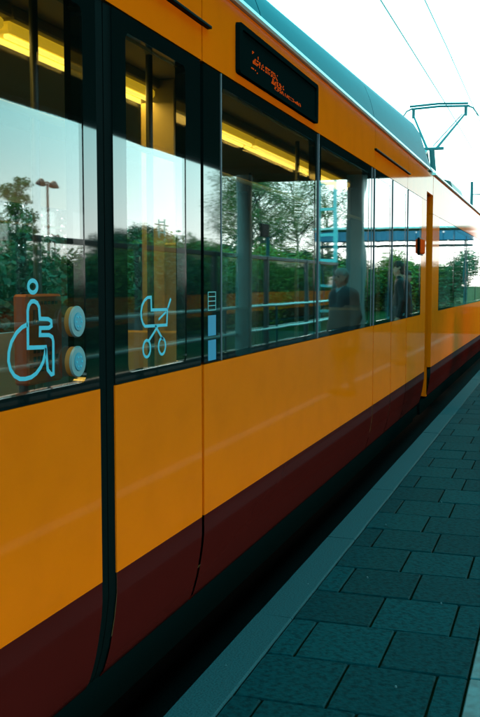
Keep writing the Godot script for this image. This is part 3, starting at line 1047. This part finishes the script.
func build_surroundings() -> void:
	var r := RandomNumberGenerator.new()
	r.seed = 5
	# airy spring trees in a row beyond the screen
	var g1 := "airy trees beyond the glass screen"
	var airy := make_tree("airy_tree", "airy spring tree with thin branches and fresh leaves beyond the glass screen", g1, Vector3(13, -0.4, -50), 8.2, 2.4, 7500, 0.055, M.leaf_mid, 31)
	for p in [[14.5, 56.0], [14.0, 63.0], [16.5, 60.0], [17.0, 70.0], [12.5, 66.0]]:
		copy(airy, "airy_tree", Vector3(p[0], -0.4, -p[1]), r.randf() * 6.0, 0.85 + 0.3 * r.randf())
	make_tree("slender_tree", "slender yellow-green tree standing apart beyond the railing", "", Vector3(15.2, -0.4, -29.6), 5.4, 0.9, 4500, 0.06, M.leaf_fresh, 41)
	var g2 := "dense trees added behind the tram to block bright sky"  # belt added to block the bright sky behind the tram's far windows
	var dense := make_tree("added_dense_tree", "dense dark green tree in the belt added behind the tram to block bright sky", g2, Vector3(-14, -0.4, -4), 8.5, 3.1, 9000, 0.12, M.leaf_dark, 51)
	for k in 11:
		copy(dense, "added_dense_tree", Vector3(-13.5 - r.randf() * 4.0, -0.4, -(1.0 + 5.0 * (k + 1))), r.randf() * 6.0, 0.85 + 0.35 * r.randf())
	var g3 := "dense trees along the far edge of the meadow"
	var far0 := copy(dense, "meadow_tree", Vector3(34, -0.4, -30), 1.0, 0.8)
	far0.set_meta("label", "dark green tree along the far edge of the meadow")
	far0.set_meta("group", g3)
	for k in 12:
		copy(far0, "meadow_tree", Vector3(30 + r.randf() * 14.0, -0.4, -(36.0 + 7.5 * k)), r.randf() * 6.0, 0.6 + 0.3 * r.randf())
	# hedge bushes on both sides
	var blobs := []
	for k in 14:
		blobs.append([Vector3(r.randf_range(-1.1, 1.1), r.randf_range(0.4, 2.3), r.randf_range(-1.2, 1.2)), Vector3(0.75, 0.7, 0.75)])
	var bush := thing("bush", "leafy dark bush in the hedge beyond the glass screen", "bush", Vector3(9.5, -0.4, -8), "hedge beyond the glass screen")
	var bl := put("foliage", leaves(r, blobs, 9000, 0.065), M.leaf_dark, bush)
	bl.position = Vector3.ZERO
	var bs := put("stem", tube_mesh([Vector3(0, -0.1, 0), Vector3(0.1, 1.6, 0)], [0.06, 0.02], 7), M.bark, bush)
	bs.position = Vector3.ZERO
	for k in 24:
		var c := copy(bush, "bush", Vector3(9.2 + r.randf() * 1.6, -0.4, -(10.2 + 2.3 * k)), r.randf() * 6.0, (0.85 if k < 9 else 1.02) + 0.25 * r.randf())
		if k % 2 == 1:
			(c.get_child(0) as MeshInstance3D).material_override = M.leaf_fresh
			c.set_meta("label", "yellow-green bush in the hedge beyond the glass screen")
	for k in 22:
		var c := copy(bush, "bush", Vector3(12.6 + r.randf() * 1.4, -0.4, -(14.0 + 2.6 * k)), r.randf() * 6.0, (0.95 if k < 8 else 1.2) + 0.25 * r.randf())
		c.set_meta("label", "bush in the second row of the hedge beyond the glass screen")
		c.set_meta("group", "second row of the hedge beyond the glass screen")
		if k % 4 != 0:
			(c.get_child(0) as MeshInstance3D).material_override = M.leaf_fresh
	for k in 18:  # low part of the added belt, keeps the view through the tram dim
		var c := copy(bush, "bush", Vector3(-8.6 - r.randf() * 1.2, -0.4, -(2.0 + 2.2 * k)), r.randf() * 6.0, 0.95 + 0.4 * r.randf())
		c.set_meta("label", "leafy bush in the hedge added behind the tram to dim its windows")
		c.set_meta("group", "hedge added behind the tram to dim its windows")
	for k in 14:
		var c := copy(bush, "bush", Vector3(4.2 + 1.5 * k, -0.4, -(62.0 + r.randf() * 5.0)), r.randf() * 6.0, 1.0 + 0.45 * r.randf())
		c.set_meta("label", "yellow-green bush in the thicket behind the blue shelter" if k % 2 else "dark bush in the thicket behind the blue shelter")
		c.set_meta("group", "thicket behind the blue shelter")
		if k % 2:
			(c.get_child(0) as MeshInstance3D).material_override = M.leaf_fresh
	# street lamps with two red heads
	for p in [[20.0, 40.2, "tall street lamp with two red heads, nearer of two in the meadow"], [45.0, 85.0, "tall street lamp with two red heads, farther of two in the meadow"]]:
		var at := Vector3(p[0], -0.4, -p[1])
		var o := thing("street_lamp", p[2], "street lamp", at, "street lamps in the meadow")
		put("pole", tube_mesh([at, at + Vector3(0, 6.55, 0)], [0.09, 0.06], 10), M.lamp_red, o)
		put("arm", tube_mesh([at + Vector3(0, 6.5, -0.5), at + Vector3(0, 6.62, 0), at + Vector3(0, 6.5, 0.5)], [0.035], 8), M.lamp_red, o)
		for s in [-1.0, 1.0]:
			put("lamp_head", tube_mesh([at + Vector3(0, 6.46, 0.3 * s), at + Vector3(0, 6.55, 0.6 * s), at + Vector3(0, 6.45, 1.05 * s)], [0.10, 0.19, 0.05], 10), M.lamp_red, o)
	# ladder-like masts of the neighbouring line
	for p in [[4.8, 33.2, 8.2, "tall ladder-like steel mast beyond the end of the canopy"], [30.0, 77.0, 7.4, "short lattice mast with cross arms far across the meadow"]]:
		var at := Vector3(p[0], -0.4, -p[1])
		var o := thing("lattice_mast", p[3], "mast", at)
		for s in [-0.28, 0.28]:
			put("upright", box(at + Vector3(s - 0.045, 0, -0.06), at + Vector3(s + 0.045, p[2], 0.06)), M.mast_pale, o)
		var y := 0.8
		while y < p[2]:
			put("rung", box(at + Vector3(-0.234, y, -0.05), at + Vector3(0.234, y + 0.10, 0.05)), M.mast_pale, o)
			y += 0.9
		put("cross_arm", tube_mesh([at + Vector3(0, p[2] - 0.5, -1.6), at + Vector3(0, p[2] - 0.5, 1.6)], [0.05], 8), M.galvanised, o)
	# black board on a post behind the screen
	var at := Vector3(4.5, -0.4, -25.0)
	var sb := thing("notice_board", "small black board on a grey post behind the glass screen", "board", at)
	put("post", tube_mesh([at, at + Vector3(0, 3.1, 0)], [0.05], 10), M.galvanised, sb)
	put("board", box(at + Vector3(0.06, 3.10, -0.35), at + Vector3(0.12, 3.46, 0.35), 0.01), M.black, sb)
	# blue shelter at the end of the platform
	at = Vector3(4.4, 0, -45)
	var sh := thing("blue_shelter", "long blue shelter roof on slim posts across the platform end", "shelter", at)
	put("roof", tbox(0.8, 8.2, 3.95, 4.05, 44.5, 46.9, 0.02), M.white_rail, sh)
	for k in 6:
		put("fascia_panel", tbox(0.82 + 1.23 * k, 2.03 + 1.23 * k, 3.42, 3.86, 44.6, 44.68, 0.01), M.blue_roof, sh)
		put("fascia_panel", tbox(0.82 + 1.23 * k, 2.03 + 1.23 * k, 3.46, 3.86, 46.7, 46.78, 0.01), M.blue_roof, sh)
	put("lower_beam", tbox(0.8, 8.2, 3.16, 3.26, 45.5, 45.9, 0.02), M.galvanised, sh)
	for x in [1.1, 2.9, 4.7, 6.5, 7.9]:
		put("post", tube_mesh([Vector3(x, -0.4 if x > 3.4 else 0.0, -45.7), Vector3(x, 3.94, -45.7)], [0.06], 10), M.galvanised, sh)

# ==================================================================== people
# bones: [from, to, radius from, radius to, colour]; a smooth union of tapered capsules, meshed as surface nets
func body(bones: Array, cell: float, k: float) -> Mesh:
	var lo := Vector3.ONE * 1e9
	var hi := -lo
	for b in bones:
		var rr: float = maxf(b[2], b[3]) + 3.0 * cell
		for e in [b[0], b[1]]:
			lo = lo.min(e - Vector3.ONE * rr)
			hi = hi.max(e + Vector3.ONE * rr)
	var nx := int((hi.x - lo.x) / cell) + 2
	var ny := int((hi.y - lo.y) / cell) + 2
	var nz := int((hi.z - lo.z) / cell) + 2
	var acc := PackedFloat32Array()
	acc.resize(nx * ny * nz)
	var best := PackedFloat32Array()
	best.resize(nx * ny * nz)
	best.fill(1e9)
	var who := PackedInt32Array()
	who.resize(nx * ny * nz)
	for bi in bones.size():
		var b: Array = bones[bi]
		var a: Vector3 = b[0]
		var d: Vector3 = b[1] - b[0]
		var l2 := maxf(d.length_squared(), 1e-9)
		var m: float = maxf(b[2], b[3]) + 4.0 * k + 2.0 * cell
		var p0 := ((a.min(b[1]) - Vector3.ONE * m - lo) / cell).max(Vector3.ZERO)
		var p1 := (a.max(b[1]) + Vector3.ONE * m - lo) / cell
		for z in range(int(p0.z), mini(int(p1.z) + 1, nz)):
			for y in range(int(p0.y), mini(int(p1.y) + 1, ny)):
				for x in range(int(p0.x), mini(int(p1.x) + 1, nx)):
					var q := lo + Vector3(x, y, z) * cell - a
					var h := clampf(q.dot(d) / l2, 0.0, 1.0)
					var dist := (q - d * h).length() - lerpf(b[2], b[3], h)
					var i := (z * ny + y) * nx + x
					acc[i] += exp(-dist / k)
					if dist < best[i]:
						best[i] = dist
						who[i] = bi
	var val := func(i: int) -> float:
		return 1.0 if acc[i] < 1e-12 else -k * log(acc[i])
	var vert := {}
	var vs := PackedVector3Array()
	var cs := PackedColorArray()
	var idx := PackedInt32Array()
	var off := [0, 1, nx, nx + 1, nx * ny, nx * ny + 1, nx * ny + nx, nx * ny + nx + 1]
	for z in nz - 1:
		for y in ny - 1:
			for x in nx - 1:
				var i := (z * ny + y) * nx + x
				if best[i] > 4.0 * cell + k or best[i] < -6.0 * cell:
					continue
				var f := []
				var inside := 0
				for o in off:
					var v: float = val.call(i + o)
					f.append(v)
					if v < 0.0:
						inside += 1
				if inside == 0 or inside == 8:
					continue
				var p := Vector3.ZERO
				var n := 0
				for c in 8:
					for ax in [1, 2, 4]:
						if c & ax == 0 and (f[c] < 0.0) != (f[c | ax] < 0.0):
							var t: float = f[c] / (f[c] - f[c | ax])
							var u := Vector3(c & 1, (c >> 1) & 1, (c >> 2) & 1)
							var w := Vector3((c | ax) & 1, ((c | ax) >> 1) & 1, ((c | ax) >> 2) & 1)
							p += u.lerp(w, t)
							n += 1
				vert[i] = vs.size()
				vs.append(lo + (Vector3(x, y, z) + p / n) * cell)
				cs.append(bones[who[i]][4])
	var steps := [[1, nx, nx * ny], [nx, nx * ny, 1], [nx * ny, 1, nx]]
	for i in vert:
		for s in steps:
			var a: float = val.call(i)
			var b: float = val.call(i + s[0])
			if (a < 0.0) == (b < 0.0):
				continue
			var q := [i, i - s[1], i - s[1] - s[2], i - s[2]]
			if not (vert.has(q[1]) and vert.has(q[2]) and vert.has(q[3])):
				continue
			if a < 0.0:
				idx.append_array([vert[q[0]], vert[q[2]], vert[q[1]], vert[q[0]], vert[q[3]], vert[q[2]]])
			else:
				idx.append_array([vert[q[0]], vert[q[1]], vert[q[2]], vert[q[0]], vert[q[2]], vert[q[3]]])
	var st := start()
	for i in vs.size():
		st.set_color(cs[i])
		st.set_smooth_group(0)
		st.add_vertex(vs[i])
	for i in idx:
		st.add_index(i)
	st.generate_normals()
	return st.commit()

# joints in local axes: figure faces +z, y up, origin between the feet
func figure(n: String, label: String, at: Vector3, turn: float, seated: bool, coat: Color, legs: Color, hair: Color, skin: Color, height: float, collar := Color(0.012, 0.012, 0.014), bulk := 1.0) -> void:
	var o := thing(n, label, "person", at)
	o.rotation.y = turn
	var s := height / 1.75
	var B := []
	var add := func(a: Vector3, b: Vector3, r0: float, r1: float, c: Color) -> void:
		B.append([a * s, b * s, r0 * s * (bulk if c == coat else 1.0), r1 * s * (bulk if c == coat else 1.0), c])
	var hip := 0.92 if not seated else 0.55
	var hd := Vector3(0, hip + 0.68, 0.045)            # middle of the head
	var chest := Vector3(0, hip + 0.36, -0.01)
	add.call(Vector3(0, hip, 0), Vector3(0, hip + 0.18, -0.01), 0.155, 0.145, coat)
	add.call(Vector3(-0.06, hip + 0.1, 0), Vector3(-0.09, hip + 0.40, -0.01), 0.11, 0.115, coat)
	add.call(Vector3(0.06, hip + 0.1, 0), Vector3(0.09, hip + 0.40, -0.01), 0.11, 0.115, coat)
	add.call(chest + Vector3(-0.15, 0.07, 0), chest + Vector3(0.15, 0.07, 0), 0.085, 0.085, coat)
	add.call(Vector3(0, hip + 0.44, 0), hd - Vector3(0, 0.10, 0.02), 0.062, 0.058, skin)
	add.call(Vector3(-0.05, hip + 0.47, 0.02), Vector3(0.05, hip + 0.47, 0.02), 0.075, 0.075, collar)
	add.call(hd + Vector3(0, 0.03, -0.015), hd + Vector3(0, -0.03, 0.0), 0.088, 0.078, skin)
	add.call(hd + Vector3(0, -0.06, 0.03), hd + Vector3(0, -0.085, 0.045), 0.052, 0.036, skin)
	add.call(hd + Vector3(0, 0.0, 0.088), hd + Vector3(0, -0.028, 0.105), 0.010, 0.015, skin)
	for sx in [-1.0, 1.0]:
		var sh := chest + Vector3(0.19 * sx, 0.07, -0.01)
		var el := sh + (Vector3(0.06 * sx, -0.28, -0.03) if not seated else Vector3(0.05 * sx, -0.27, 0.05))
		var wr := el + (Vector3(0.0, -0.25, 0.06) if not seated else Vector3(-0.09 * sx, -0.06, 0.24))
		add.call(sh, el, 0.066, 0.055, coat)
		add.call(el, wr, 0.054, 0.042, coat)
		var hv := (wr - el).normalized()
		add.call(wr + hv * 0.02, wr + hv * 0.075, 0.027, 0.030, skin)
		var across := Vector3(0, 0, 1) if not seated else Vector3(1, 0, 0)
		for fk in 4:
			var root := wr + hv * 0.085 + across * (fk - 1.5) * 0.018
			var mid := root + hv * (0.035 + 0.006 * (1 if fk in [1, 2] else 0)) + Vector3(-0.006 * sx, 0, 0)
			add.call(root, mid, 0.009, 0.0085, skin)
			add.call(mid, mid + hv * 0.028 + Vector3(-0.012 * sx, -0.004, 0), 0.0085, 0.007, skin)
		add.call(wr + hv * 0.03 + across * 0.03, wr + hv * 0.075 + across * 0.055, 0.011, 0.009, skin)
		var hj := Vector3(0.095 * sx, hip - 0.02, 0.0)
		var kn := hj + (Vector3(0.01 * sx, -0.43, 0.03 * sx) if not seated else Vector3(0.03 * sx, 0.02, 0.42))
		var an := kn + (Vector3(0.0, -0.40, -0.03) if not seated else Vector3(0.0, -0.46, 0.02))
		add.call(hj, kn, 0.098, 0.066, legs)
		add.call(kn, an, 0.064, 0.045, legs)
		add.call(an + Vector3(0, -0.025, -0.03), an + Vector3(0.015 * sx, -0.035, 0.15), 0.042, 0.034, Color(0.01, 0.01, 0.01))
		# ears
		add.call(hd + Vector3(0.086 * sx, 0.0, -0.01), hd + Vector3(0.088 * sx, -0.035, -0.005), 0.014, 0.010, skin)
	# coat tails over the hips
	if not seated:
		add.call(Vector3(0, hip - 0.02, 0), Vector3(0, hip - 0.22, 0), 0.16, 0.17, coat)
	var bm := put("body", body(B, 0.014, 0.012), M.person, o)
	bm.position = Vector3.ZERO
	# hair as a cap around the back and top of the head
	var H := []
	for q in [[Vector3(0, 0.055, -0.02), Vector3(0, 0.065, 0.02), 0.083, 0.070], [Vector3(0, 0.03, -0.045), Vector3(0, -0.04, -0.05), 0.078, 0.062], [Vector3(-0.055, 0.04, 0.0), Vector3(-0.06, -0.005, -0.02), 0.04, 0.03], [Vector3(0.055, 0.04, 0.0), Vector3(0.06, -0.005, -0.02), 0.04, 0.03]]:
		H.append([(hd + q[0]) * s, (hd + q[1]) * s, q[2] * s, q[3] * s, hair])
	var hm := put("hair", body(H, 0.010, 0.006), M.person, o)
	hm.position = Vector3.ZERO
	var eyes := start()
	for sx in [-1.0, 1.0]:
		tube(eyes, [(hd + Vector3(0.033 * sx, 0.012, 0.068)) * s, (hd + Vector3(0.033 * sx, 0.012, 0.080)) * s], [0.012, 0.006], 8)
	var em := put("eyes", eyes.commit(), M.ink, o)
	em.position = Vector3.ZERO
	var mo := put("mouth", tube_mesh([(hd + Vector3(-0.022, -0.062, 0.078)) * s, (hd + Vector3(0, -0.064, 0.086)) * s, (hd + Vector3(0.022, -0.062, 0.078)) * s], [0.004], 6), M.lamp_red, o)
	mo.position = Vector3.ZERO

func build_people() -> void:
	var skin := Color(0.42, 0.24, 0.16)
	figure("person", "grey-haired person in a dark coat with pale scarf on the platform", Vector3(-0.43, 0.0, -12.1), 0.75, false, Color(0.010, 0.018, 0.02), Color(0.02, 0.02, 0.025), Color(0.17, 0.165, 0.15), Color(0.24, 0.14, 0.10), 1.66, Color(0.10, 0.19, 0.22), 1.3)
	figure("person", "standing person in a long black coat on the platform", Vector3(-0.40, 0.0, -17.0), 1.5, false, Color(0.012, 0.012, 0.014), Color(0.02, 0.02, 0.025), Color(0.03, 0.02, 0.015), skin, 1.86)
	figure("person", "standing person in a dark teal jacket farther along the platform", Vector3(0.12, 0.0, -20.9), -1.3, false, Color(0.015, 0.04, 0.05), Color(0.02, 0.02, 0.03), Color(0.05, 0.03, 0.02), skin, 1.74)
